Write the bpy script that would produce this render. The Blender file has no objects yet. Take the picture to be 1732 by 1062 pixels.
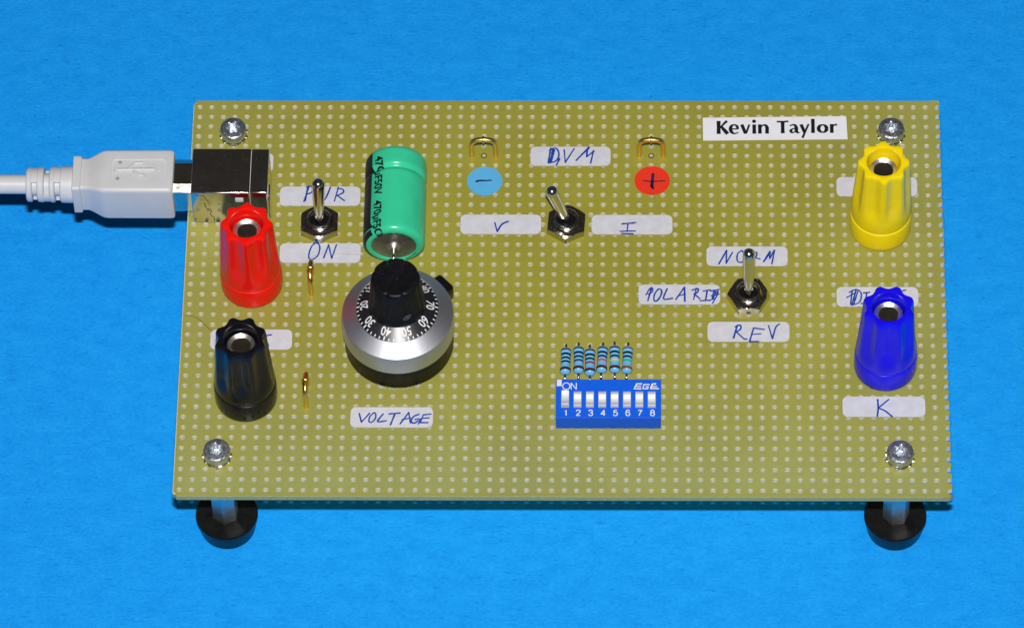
import bpy, bmesh, math, random
from mathutils import Vector, Matrix, Euler
random.seed(7)
PI = math.pi
R = math.radians
S = 0.001                      # everything below is written in millimetres
OX, OY, OZ = -78.0, 48.2, 26.5  # board-hole grid origin (top face of the board) -> world, table top at z = 0
scn = bpy.context.scene
col = scn.collection

def G(x, y, z):
    return Vector(((x + OX) * S, (y + OY) * S, (z + OZ) * S))

# ------------------------------------------------------------------ camera
cd = bpy.data.cameras.new('camera')
cam = bpy.data.objects.new('camera', cd)
col.objects.link(cam)
cam.location = G(95.6552, -722.9432, 997.5131)
cam.rotation_euler = Euler((0.59150533, 0.01876958, 0.01406602), 'XYZ')
cd.sensor_fit = 'HORIZONTAL'
cd.sensor_width = 36.0
cd.lens = 9745.981 / 1732.0 * 36.0
cd.clip_start = 0.05
cd.clip_end = 50.0
scn.camera = cam

# ------------------------------------------------------------------ dim room light
w = bpy.data.worlds.new('World')
scn.world = w
w.use_nodes = True
wb = w.node_tree.nodes['Background']
wb.inputs['Color'].default_value = (1.0, 0.95, 0.92, 1)
wb.inputs['Strength'].default_value = 0.028

# ------------------------------------------------------------------ the camera's flash, just above the lens
ld = bpy.data.lights.new('camera_flash', 'AREA')
ld.shape = 'RECTANGLE'
ld.size = 0.036
ld.size_y = 0.018
ld.energy = 15.5
ld.color = (1.0, 0.985, 0.97)
flash = bpy.data.objects.new('camera_flash', ld)
col.objects.link(flash)
flash.location = G(95.6, -722.9 + 69.7, 997.5 + 47.0)
flash.rotation_euler = (G(80, -48, 0) - flash.location).to_track_quat('-Z', 'Y').to_euler()

vs = scn.view_settings
vs.view_transform = 'Standard'
vs.look = 'None'
vs.exposure = 0.0
vs.gamma = 1.0
vs.use_curve_mapping = False
scn.cycles.max_bounces = 8

# ------------------------------------------------------------------ materials
def lin(r, g, b, k=1.0):
    def f(c):
        c /= 255.0
        return (c / 12.92 if c <= 0.04045 else ((c + 0.055) / 1.055) ** 2.4) * k
    return (f(r), f(g), f(b), 1.0)

class NT:
    def __init__(s, name):
        s.m = bpy.data.materials.new(name)
        s.m.use_nodes = True
        s.t = s.m.node_tree
        s.b = s.t.nodes['Principled BSDF']
        s.out = s.t.nodes['Material Output']
    def n(s, t, **k):
        nd = s.t.nodes.new(t)
        for a, v in k.items():
            if a in nd.inputs:
                nd.inputs[a].default_value = v
            else:
                setattr(nd, a, v)
        return nd
    def l(s, a, b):
        s.t.links.new(a, b)
    def coord(s):
        return s.n('ShaderNodeTexCoord').outputs['Object']
    def noise(s, scale, detail=3.0, rough=0.55, co=None):
        nd = s.n('ShaderNodeTexNoise')
        nd.inputs['Scale'].default_value = scale
        nd.inputs['Detail'].default_value = detail
        nd.inputs['Roughness'].default_value = rough
        s.l(co if co is not None else s.coord(), nd.inputs['Vector'])
        return nd.outputs['Fac']
    def ramp(s, fac, stops):
        nd = s.n('ShaderNodeValToRGB')
        els = nd.color_ramp.elements
        while len(els) < len(stops):
            els.new(0.5)
        for e, (p, c) in zip(els, stops):
            e.position = p
            e.color = c if len(c) == 4 else (*c, 1)
        s.l(fac, nd.inputs['Fac'])
        return nd.outputs['Color']
    def bump(s, h, strength, dist):
        nd = s.n('ShaderNodeBump')
        nd.inputs['Strength'].default_value = strength
        nd.inputs['Distance'].default_value = dist
        s.l(h, nd.inputs['Height'])
        s.l(nd.outputs['Normal'], s.b.inputs['Normal'])

def mul(c, k):
    return (min(c[0] * k, 1), min(c[1] * k, 1), min(c[2] * k, 1), 1)

def plain(name, c, rough=0.4, metal=0.0, spec=0.5, nscale=900, var=0.12, bump=0.0, bscale=2500, rvar=0.0, sss=0.0, coat=0.0):
    t = NT(name)
    co = t.coord()
    f = t.noise(nscale, 4, co=co)
    t.l(t.ramp(f, [(0.3, mul(c, 1 - var)), (0.7, mul(c, 1 + var))]), t.b.inputs['Base Color'])
    t.b.inputs['Metallic'].default_value = metal
    t.b.inputs['Specular IOR Level'].default_value = spec
    t.b.inputs['Roughness'].default_value = rough
    if rvar:
        g = t.noise(nscale * 2.3, 5, co=co)
        t.l(t.ramp(g, [(0.3, (max(rough - rvar, 0.02),) * 3), (0.7, (rough + rvar,) * 3)]), t.b.inputs['Roughness'])
    if bump:
        t.bump(t.noise(bscale, 4, co=co), bump, 0.0002)
    if sss:
        t.b.inputs['Subsurface Weight'].default_value = sss
        t.b.inputs['Subsurface Radius'].default_value = (0.0012, 0.0012, 0.0012)
        t.b.inputs['Subsurface Scale'].default_value = 1.0
    if coat:
        t.b.inputs['Coat Weight'].default_value = coat
        t.b.inputs['Coat Roughness'].default_value = 0.08
    return t.m

def mat_paper():
    t = NT('blue_paper')
    co = t.coord()
    mp = t.n('ShaderNodeMapping'); mp.inputs['Scale'].default_value = (1, 1, 1)
    t.l(co, mp.inputs['Vector'])
    mp.inputs['Scale'].default_value = (0.8, 1.25, 1)
    a = t.noise(230, 7, 0.7, mp.outputs['Vector'])
    b = t.noise(1500, 4, 0.6, mp.outputs['Vector'])
    mx = t.n('ShaderNodeMath', operation='MULTIPLY_ADD'); mx.inputs[1].default_value = 0.5
    t.l(a, mx.inputs[0])
    hb = t.n('ShaderNodeMath', operation='MULTIPLY'); hb.inputs[1].default_value = 0.5
    t.l(b, hb.inputs[0]); t.l(hb.outputs[0], mx.inputs[2])
    base = t.ramp(mx.outputs[0], [(0.34, (0.005, 0.26, 0.80)), (0.5, (0.008, 0.318, 0.89)), (0.66, (0.016, 0.37, 0.95))])
    # short dark and pale fibres pressed into the sheet
    mp2 = t.n('ShaderNodeMapping'); mp2.inputs['Scale'].default_value = (0.45, 1.6, 1); mp2.inputs['Rotation'].default_value = (0, 0, 0.35)
    t.l(co, mp2.inputs['Vector'])
    fb = t.noise(900, 3, 0.6, mp2.outputs['Vector'])
    fm = t.ramp(fb, [(0.30, (0.55, 0.55, 0.55)), (0.40, (0, 0, 0))])
    m1 = t.n('ShaderNodeMix', data_type='RGBA')
    t.l(fm, m1.inputs[0]); t.l(base, m1.inputs[6]); m1.inputs[7].default_value = (0.002, 0.17, 0.62, 1)
    fm2 = t.ramp(fb, [(0.62, (0, 0, 0)), (0.74, (0.5, 0.5, 0.5))])
    m2 = t.n('ShaderNodeMix', data_type='RGBA')
    t.l(fm2, m2.inputs[0]); t.l(m1.outputs[2], m2.inputs[6]); m2.inputs[7].default_value = (0.03, 0.43, 0.96, 1)
    t.l(m2.outputs[2], t.b.inputs['Base Color'])
    t.b.inputs['Roughness'].default_value = 0.9
    t.b.inputs['Specular IOR Level'].default_value = 0.1
    t.bump(mx.outputs[0], 0.5, 0.0005)
    return t.m

def mat_board():
    t = NT('fibreglass_board')
    co = t.coord()
    a = t.noise(28, 4, 0.6, co)
    c1 = t.ramp(a, [(0.32, (0.54, 0.45, 0.016)), (0.5, (0.60, 0.51, 0.024)), (0.68, (0.66, 0.57, 0.045))])
    # reddish flux stains here and there
    st = t.noise(38, 2, 0.5, co)
    msk = t.ramp(st, [(0.66, (0, 0, 0)), (0.80, (0.35, 0.35, 0.35))])
    mixc = t.n('ShaderNodeMix', data_type='RGBA')
    t.l(msk, mixc.inputs[0]); t.l(c1, mixc.inputs[6]); mixc.inputs[7].default_value = (0.30, 0.17, 0.03, 1)
    # glass weave: threads along both directions
    wv = []
    for d in ('X', 'Y'):
        q = t.n('ShaderNodeTexWave', wave_type='BANDS', bands_direction=d)
        q.inputs['Scale'].default_value = 620; q.inputs['Distortion'].default_value = 1.2
        q.inputs['Detail'].default_value = 1.0
        t.l(co, q.inputs['Vector']); wv.append(q.outputs['Fac'])
    ad = t.n('ShaderNodeMath', operation='ADD'); t.l(wv[0], ad.inputs[0]); t.l(wv[1], ad.inputs[1])
    f = t.ramp(ad.outputs[0], [(0.0, (0.93, 0.93, 0.93)), (1.0, (1.05, 1.05, 1.05))])
    m2 = t.n('ShaderNodeMix', data_type='RGBA', blend_type='MULTIPLY')
    m2.inputs[0].default_value = 1.0
    t.l(mixc.outputs[2], m2.inputs[6]); t.l(f, m2.inputs[7])
    t.l(m2.outputs[2], t.b.inputs['Base Color'])
    g = t.noise(300, 4, 0.6, co)
    t.l(t.ramp(g, [(0.3, (0.20, 0.20, 0.20)), (0.7, (0.36, 0.36, 0.36))]), t.b.inputs['Roughness'])
    t.b.inputs['Specular IOR Level'].default_value = 0.5
    t.bump(ad.outputs[0], 0.06, 0.00008)
    tr = t.n('ShaderNodeBsdfTranslucent'); tr.inputs['Color'].default_value = (0.62, 0.70, 0.42, 1)
    ms = t.n('ShaderNodeMixShader'); ms.inputs[0].default_value = 0.48
    t.l(t.b.outputs[0], ms.inputs[1]); t.l(tr.outputs[0], ms.inputs[2]); t.l(ms.outputs[0], t.out.inputs['Surface'])
    return t.m

M = {}
M['paper'] = mat_paper()
M['board'] = mat_board()
def mat_under():
    t = NT('board_underside')
    t.b.inputs['Base Color'].default_value = (0.45, 0.46, 0.25, 1)
    tr = t.n('ShaderNodeBsdfTranslucent'); tr.inputs['Color'].default_value = (0.90, 0.95, 0.95, 1)
    ms = t.n('ShaderNodeMixShader'); ms.inputs[0].default_value = 0.96
    t.l(t.b.outputs[0], ms.inputs[1]); t.l(tr.outputs[0], ms.inputs[2]); t.l(ms.outputs[0], t.out.inputs['Surface'])
    return t.m
M['under'] = mat_under()
M['edge'] = plain('sawn_edge', (0.36, 0.38, 0.16, 1), 0.6, nscale=1500, var=0.12, bump=0.3)
M['bare'] = plain('cut_fibreglass', (0.74, 0.71, 0.52, 1), 0.7, nscale=1500, var=0.15, bump=0.5, sss=0.0)
M['nickel'] = plain('nickel', (0.70, 0.66, 0.60, 1), 0.16, 1, nscale=400, var=0.08, rvar=0.06, bump=0.02, bscale=1500)
M['nickel_sheet'] = plain('nickel_sheet', (0.72, 0.67, 0.60, 1), 0.16, 1, nscale=260, var=0.10, rvar=0.05, bump=0.012, bscale=900)
M['zinc'] = plain('zinc_steel', (0.60, 0.63, 0.68, 1), 0.40, 1, nscale=1500, var=0.25, rvar=0.14, bump=0.6, bscale=1500)
M['nut'] = plain('nut_nickel', (0.55, 0.51, 0.47, 1), 0.2, 1, nscale=1200, var=0.2, rvar=0.1, bump=0.12, bscale=1600)
M['chrome'] = plain('lever_chrome', (0.80, 0.78, 0.74, 1), 0.14, 1, nscale=600, var=0.05, rvar=0.04)
M['gold'] = plain('gold_plate', (1.0, 0.67, 0.18, 1), 0.33, 1, nscale=900, var=0.12, rvar=0.06, bump=0.1, bscale=1500)
M['alu'] = plain('satin_aluminium', (0.60, 0.60, 0.65, 1), 0.50, 1, nscale=3000, var=0.06, rvar=0.05, bump=0.12, bscale=5000)
M['black'] = plain('black_plastic', (0.007, 0.007, 0.009, 1), 0.40, spec=0.15, nscale=800, var=0.3, rvar=0.08, bump=0.05)
M['black_gloss'] = plain('black_gloss_plastic', (0.006, 0.006, 0.010, 1), 0.22, spec=0.32, nscale=800, var=0.3, rvar=0.05, bump=0.03)
M['anod'] = plain('black_anodised', (0.012, 0.012, 0.014, 1), 0.36, nscale=2000, var=0.3, spec=0.8)
M['rubber'] = plain('black_rubber', (0.006, 0.006, 0.007, 1), 0.36, nscale=900, var=0.4, bump=0.15, spec=0.2)
M['red'] = plain('red_plastic', (0.88, 0.008, 0.004, 1), 0.24, spec=0.32, nscale=350, var=0.04, bump=0.05, bscale=1200)
M['yellow'] = plain('yellow_plastic', (0.92, 0.70, 0.003, 1), 0.28, spec=0.32, nscale=350, var=0.04, bump=0.06, bscale=1200)
M['bluep'] = plain('blue_plastic', (0.009, 0.005, 0.80, 1), 0.24, spec=0.30, nscale=350, var=0.05, bump=0.05, bscale=1200)
M['cable'] = plain('pale_grey_plastic', (0.60, 0.60, 0.615, 1), 0.40, nscale=300, var=0.03, rvar=0.05, bump=0.05, bscale=1500)
M['label'] = plain('label_paper', (0.61, 0.61, 0.665, 1), 0.7, spec=0.25, nscale=420, var=0.075, bump=0.2)
M['name'] = plain('white_tape', (0.82, 0.82, 0.87, 1), 0.5, spec=0.4, nscale=700, var=0.02)
M['ink'] = plain('blue_pen_ink', (0.008, 0.05, 0.37, 1), 0.5, nscale=2500, var=0.5)
M['ink_dark'] = plain('dark_pen_ink', (0.012, 0.010, 0.06, 1), 0.5, nscale=2500, var=0.4)
M['print_black'] = plain('black_print', (0.006, 0.005, 0.012, 1), 0.5)
M['print_white'] = plain('white_print', (0.78, 0.78, 0.80, 1), 0.5, var=0.04)
M['dot_blue'] = plain('blue_sticker', (0.10, 0.42, 0.75, 1), 0.6, spec=0.3, nscale=1500, var=0.05, bump=0.1)
M['dot_red'] = plain('red_sticker', (0.80, 0.035, 0.012, 1), 0.6, spec=0.3, nscale=1500, var=0.06, bump=0.1)
M['sleeve'] = plain('green_sleeve', (0.042, 0.60, 0.32, 1), 0.24, spec=0.4, nscale=250, var=0.05, rvar=0.05, bump=0.03, bscale=500)
M['can_end'] = plain('capacitor_end', (0.50, 0.48, 0.43, 1), 0.46, 1, nscale=900, var=0.15, rvar=0.1, bump=0.2, bscale=900)
M['turned'] = plain('turned_nickel', (0.78, 0.75, 0.70, 1), 0.36, 1, nscale=900, var=0.1, rvar=0.08)
M['bore'] = plain('socket_bore', (0.42, 0.37, 0.31, 1), 0.42, 1, nscale=900, var=0.1, rvar=0.05)
M['tin'] = plain('tinned_lead', (0.72, 0.71, 0.70, 1), 0.22, 1, nscale=900, var=0.1, rvar=0.08)
M['dip'] = plain('blue_switch_body', (0.005, 0.115, 0.76, 1), 0.5, spec=0.25, nscale=1500, var=0.08, bump=0.1, bscale=3000)
M['slider'] = plain('white_slider', (0.66, 0.66, 0.66, 1), 0.4, nscale=900, var=0.04)
M['slot'] = plain('slot_floor', (0.50, 0.50, 0.60, 1), 0.6, nscale=900, var=0.06)
M['resistor'] = plain('resistor_enamel', (0.16, 0.49, 0.83, 1), 0.2, nscale=1200, var=0.06, rvar=0.04)
M['white_pl'] = plain('white_insert', (0.75, 0.75, 0.75, 1), 0.5)
M['hair'] = plain('hair', (0.02, 0.015, 0.01, 1), 0.5)
M['fibre'] = plain('grey_fibre', (0.30, 0.30, 0.32, 1), 0.6)
M['dust'] = plain('pale_dust', (0.55, 0.54, 0.45, 1), 0.8)
for k, c in dict(b_brown=(0.07, 0.018, 0.014), b_black=(0.006, 0.006, 0.010), b_red=(0.60, 0.07, 0.04), b_magenta=(0.30, 0.012, 0.09),
                 b_yellow=(0.75, 0.62, 0.12), b_green=(0.02, 0.45, 0.20), b_tan=(0.22, 0.08, 0.025), b_grey=(0.05, 0.025, 0.025)).items():
    M[k] = plain(k[2:] + '_band', (*c, 1), 0.25, var=0.1)

# ------------------------------------------------------------------ mesh helpers
class MB:
    """collects vertices and faces in board millimetres"""
    def __init__(s):
        s.v = []; s.f = []; s.mi = []
    def add(s, vs, fs, mi=0):
        o = len(s.v)
        s.v += [tuple(p) for p in vs]
        s.f += [tuple(i + o for i in q) for q in fs]
        s.mi += [mi] * len(fs)
        return s
    def box(s, x0, x1, y0, y1, z0, z1, bev=0.0, seg=2, mi=0):
        bm = bmesh.new()
        bmesh.ops.create_cube(bm, size=1)
        for v in bm.verts:
            v.co = Vector((x0 + (v.co.x + .5) * (x1 - x0), y0 + (v.co.y + .5) * (y1 - y0), z0 + (v.co.z + .5) * (z1 - z0)))
        if bev:
            bmesh.ops.bevel(bm, geom=bm.edges[:], offset=bev, segments=seg, affect='EDGES', profile=0.5)
        s.bm(bm, mi)
        return s
    def bm(s, bm, mi=0):
        bm.verts.index_update()
        s.add([v.co[:] for v in bm.verts], [[v.index for v in f.verts] for f in bm.faces], mi)
        bm.free()
    def prism(s, poly, z0, z1, mi=0, bev=0.0, seg=2):
        bm = bmesh.new()
        vs = [bm.verts.new((p[0], p[1], z0)) for p in poly]
        f = bm.faces.new(vs)
        r = bmesh.ops.extrude_face_region(bm, geom=[f])
        for e in r['geom']:
            if isinstance(e, bmesh.types.BMVert):
                e.co.z = z1
        bmesh.ops.recalc_face_normals(bm, faces=bm.faces[:])
        if bev:
            eds = [e for e in bm.edges if abs(e.verts[0].co.z - e.verts[1].co.z) < 1e-6 and abs(e.verts[0].co.z - z1) < 1e-6]
            bmesh.ops.bevel(bm, geom=eds, offset=bev, segments=seg, affect='EDGES', profile=0.5)
        s.bm(bm, mi)
        return s
    def lathe(s, prof, cx, cy, seg=48, mod=None, mi=0, axis='Z', cz=0.0):
        n = len(prof); vs = []; fs = []
        for k in range(seg):
            a = 2 * PI * k / seg
            for (r, z) in prof:
                rr = mod(r, z, a) if mod else r
                if axis == 'Z':
                    vs.append((cx + rr * math.cos(a), cy + rr * math.sin(a), z + cz))
                elif axis == 'Y':       # z of the profile runs along +y, angle from +x
                    vs.append((cx + rr * math.cos(a), z + cy, cz + rr * math.sin(a)))
                else:                   # along +x
                    vs.append((z + cx, cy + rr * math.cos(a), cz + rr * math.sin(a)))
        for k in range(seg):
            k2 = (k + 1) % seg
            for i in range(n - 1):
                fs.append((k * n + i, k2 * n + i, k2 * n + i + 1, k * n + i + 1))
        bm = bmesh.new()
        bv = [bm.verts.new(p) for p in vs]
        for q in fs:
            bm.faces.new([bv[i] for i in q])
        bmesh.ops.remove_doubles(bm, verts=bm.verts[:], dist=1e-4)
        bmesh.ops.recalc_face_normals(bm, faces=bm.faces[:])
        bm.verts.index_update()
        s.bm(bm, mi)
        return s
    def tube(s, pts, rad, seg=12, mi=0):
        pts = [Vector(p) for p in pts]
        n = len(pts)
        rads = rad if isinstance(rad, (list, tuple)) else [rad] * n
        vs = []; fs = []
        t0 = (pts[1] - pts[0]).normalized()
        ref = Vector((0, 0, 1)) if abs(t0.z) < 0.9 else Vector((1, 0, 0))
        u = t0.cross(ref).normalized()
        for i, p in enumerate(pts):
            t = (pts[min(i + 1, n - 1)] - pts[max(i - 1, 0)]).normalized()
            u = (u - t * u.dot(t)).normalized()
            v = t.cross(u)
            for k in range(seg):
                a = 2 * PI * k / seg
                vs.append(p + (u * math.cos(a) + v * math.sin(a)) * rads[i])
        for i in range(n - 1):
            for k in range(seg):
                k2 = (k + 1) % seg
                fs.append((i * seg + k, i * seg + k2, (i + 1) * seg + k2, (i + 1) * seg + k))
        fs.append(tuple(range(seg))[::-1]); fs.append(tuple((n - 1) * seg + k for k in range(seg)))
        bm = bmesh.new()
        bv = [bm.verts.new(p) for p in vs]
        for q in fs:
            bm.faces.new([bv[i] for i in q])
        bmesh.ops.recalc_face_normals(bm, faces=bm.faces[:])
        s.bm(bm, mi)
        return s
    def loft(s, sections, mi=0):
        """sections: equal-length rings of points, capped"""
        n = len(sections[0]); vs = [p for r in sections for p in r]; fs = []
        for i in range(len(sections) - 1):
            for k in range(n):
                k2 = (k + 1) % n
                fs.append((i * n + k, i * n + k2, (i + 1) * n + k2, (i + 1) * n + k))
        fs.append(tuple(range(n))); fs.append(tuple((len(sections) - 1) * n + k for k in range(n)))
        bm = bmesh.new()
        bv = [bm.verts.new(p) for p in vs]
        for q in fs:
            bm.faces.new([bv[i] for i in q])
        bmesh.ops.recalc_face_normals(bm, faces=bm.faces[:])
        s.bm(bm, mi)
        return s
    def map(s, fn):
        s.v = [tuple(fn(*p)) for p in s.v]
        return s

def mesh_of(name, mb, mats, origin, smooth=40):
    me = bpy.data.meshes.new(name)
    ox, oy, oz = origin
    me.from_pydata([((x - ox) * S, (y - oy) * S, (z - oz) * S) for x, y, z in mb.v], [], mb.f)
    for m in (mats if isinstance(mats, (list, tuple)) else [mats]):
        me.materials.append(M[m])
    if isinstance(mats, (list, tuple)):
        me.polygons.foreach_set('material_index', mb.mi)
    if smooth:
        me.polygons.foreach_set('use_smooth', [True] * len(me.polygons))
        me.set_sharp_from_angle(angle=R(smooth))
    me.update()
    return me

def mk(name, mb, mats, parent, origin, label=None, smooth=40):
    me = mb if isinstance(mb, bpy.types.Mesh) else mesh_of(name, mb, mats, origin, smooth)
    o = bpy.data.objects.new(name, me)
    col.objects.link(o)
    place(o, parent, origin)
    if label:
        o['label'] = label
    return o

def place(o, parent, origin):
    o['_o'] = origin
    if parent is None:
        o.location = G(*origin)
    else:
        po = parent['_o']
        o.parent = parent
        o.location = ((origin[0] - po[0]) * S, (origin[1] - po[1]) * S, (origin[2] - po[2]) * S)

def catmull(pts, sub=5):
    if len(pts) < 3:
        return pts
    out = []
    P = [pts[0]] + list(pts) + [pts[-1]]
    for i in range(1, len(P) - 2):
        p0, p1, p2, p3 = P[i - 1], P[i], P[i + 1], P[i + 2]
        for k in range(sub):
            t = k / sub
            out.append(tuple(0.5 * (2 * b + (c - a) * t + (2 * a - 5 * b + 4 * c - d) * t * t + (-a + 3 * b - 3 * c + d) * t ** 3)
                             for a, b, c, d in zip(p0, p1, p2, p3)))
    out.append(tuple(pts[-1]))
    return out

def ribbon(mb, pts, width, z=0.0, cap=True, mi=0):
    """flat stroke; pts (x,y) or (x,y,w)"""
    n = len(pts); L = []; Rr = []
    for i in range(n):
        a = pts[max(i - 1, 0)]; b = pts[min(i + 1, n - 1)]
        dx, dy = b[0] - a[0], b[1] - a[1]
        d = math.hypot(dx, dy) or 1e-9
        wd = (pts[i][2] if len(pts[i]) > 2 else width) / 2
        nx, ny = -dy / d * wd, dx / d * wd
        L.append((pts[i][0] + nx, pts[i][1] + ny, z)); Rr.append((pts[i][0] - nx, pts[i][1] - ny, z))
    fs = [(n + i, n + i + 1, i + 1, i) for i in range(n - 1)]
    mb.add(L + Rr, fs, mi)
    if cap:
        for i in (0, n - 1):
            wd = (pts[i][2] if len(pts[i]) > 2 else width) / 2
            mb.add([(pts[i][0] + wd * math.cos(2 * PI * k / 10), pts[i][1] + wd * math.sin(2 * PI * k / 10), z + 0.004 * (1 if i else -1)) for k in range(10)], [tuple(range(10))], mi)
    return mb

def text_mb(body, height, cx=0, cy=0, z=0, sx=1.0, align='CENTER', bold=0.0):
    """flat printed characters from the built-in font, cap height in mm, centred on (cx, cy)"""
    cu = bpy.data.curves.new('txt', 'FONT')
    cu.body = body; cu.size = 1.0; cu.resolution_u = 4; cu.offset = bold
    o = bpy.data.objects.new('txt', cu)
    me = bpy.data.meshes.new_from_object(o)
    xs = [v.co.x for v in me.vertices]; ys = [v.co.y for v in me.vertices]
    k = height / 0.70
    mx = (min(xs) + max(xs)) / 2 if align == 'CENTER' else min(xs)
    mb = MB()
    mb.add([((v.co.x - mx) * k * sx + cx, (v.co.y - 0.35) * k + cy, z) for v in me.vertices], [tuple(p.vertices) for p in me.polygons])
    bpy.data.objects.remove(o); bpy.data.curves.remove(cu); bpy.data.meshes.remove(me)
    return mb

def refine(mb, mx):
    bm = bmesh.new()
    bv = [bm.verts.new(p) for p in mb.v]
    for q in mb.f:
        try:
            bm.faces.new([bv[i] for i in q])
        except ValueError:
            pass
    bmesh.ops.triangulate(bm, faces=bm.faces[:])
    for _ in range(4):
        ed = [e for e in bm.edges if e.calc_length() > mx]
        if not ed:
            break
        bmesh.ops.subdivide_edges(bm, edges=ed, cuts=1)
        bmesh.ops.triangulate(bm, faces=bm.faces[:])
    out = MB(); bm.verts.index_update(); out.bm(bm)
    return out

def rrect(x0, x1, y0, y1, r, n=6):
    out = []
    for (cx, cy, a0) in ((x1 - r, y1 - r, 0), (x0 + r, y1 - r, 90), (x0 + r, y0 + r, 180), (x1 - r, y0 + r, 270)):
        for k in range(n + 1):
            a = R(a0 + 90 * k / n)
            out.append((cx + r * math.cos(a), cy + r * math.sin(a)))
    return out

# ------------------------------------------------------------------ setting: the sheet of blue paper
pm = MB()
NX = 40
pm.add([(-700 + 1500 * i / NX, -700 + 1500 * j / NX, -OZ) for j in range(NX + 1) for i in range(NX + 1)],
       [(j * (NX + 1) + i, j * (NX + 1) + i + 1, (j + 1) * (NX + 1) + i + 1, (j + 1) * (NX + 1) + i) for j in range(NX) for i in range(NX)])
sheet = mk('blue_paper_ground', pm, 'paper', None, (78, -48.2, -OZ))
sheet['kind'] = 'structure'

# ------------------------------------------------------------------ the board and everything fixed to it
root = bpy.data.objects.new('prototype_board', None)
col.objects.link(root)
root.empty_display_size = 0.02
place(root, None, (78, -48.2, -OZ))
root['label'] = 'olive perforated prototype board carrying a knob, switches and coloured terminals, on black rubber feet'
root['category'] = 'circuit board'

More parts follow.
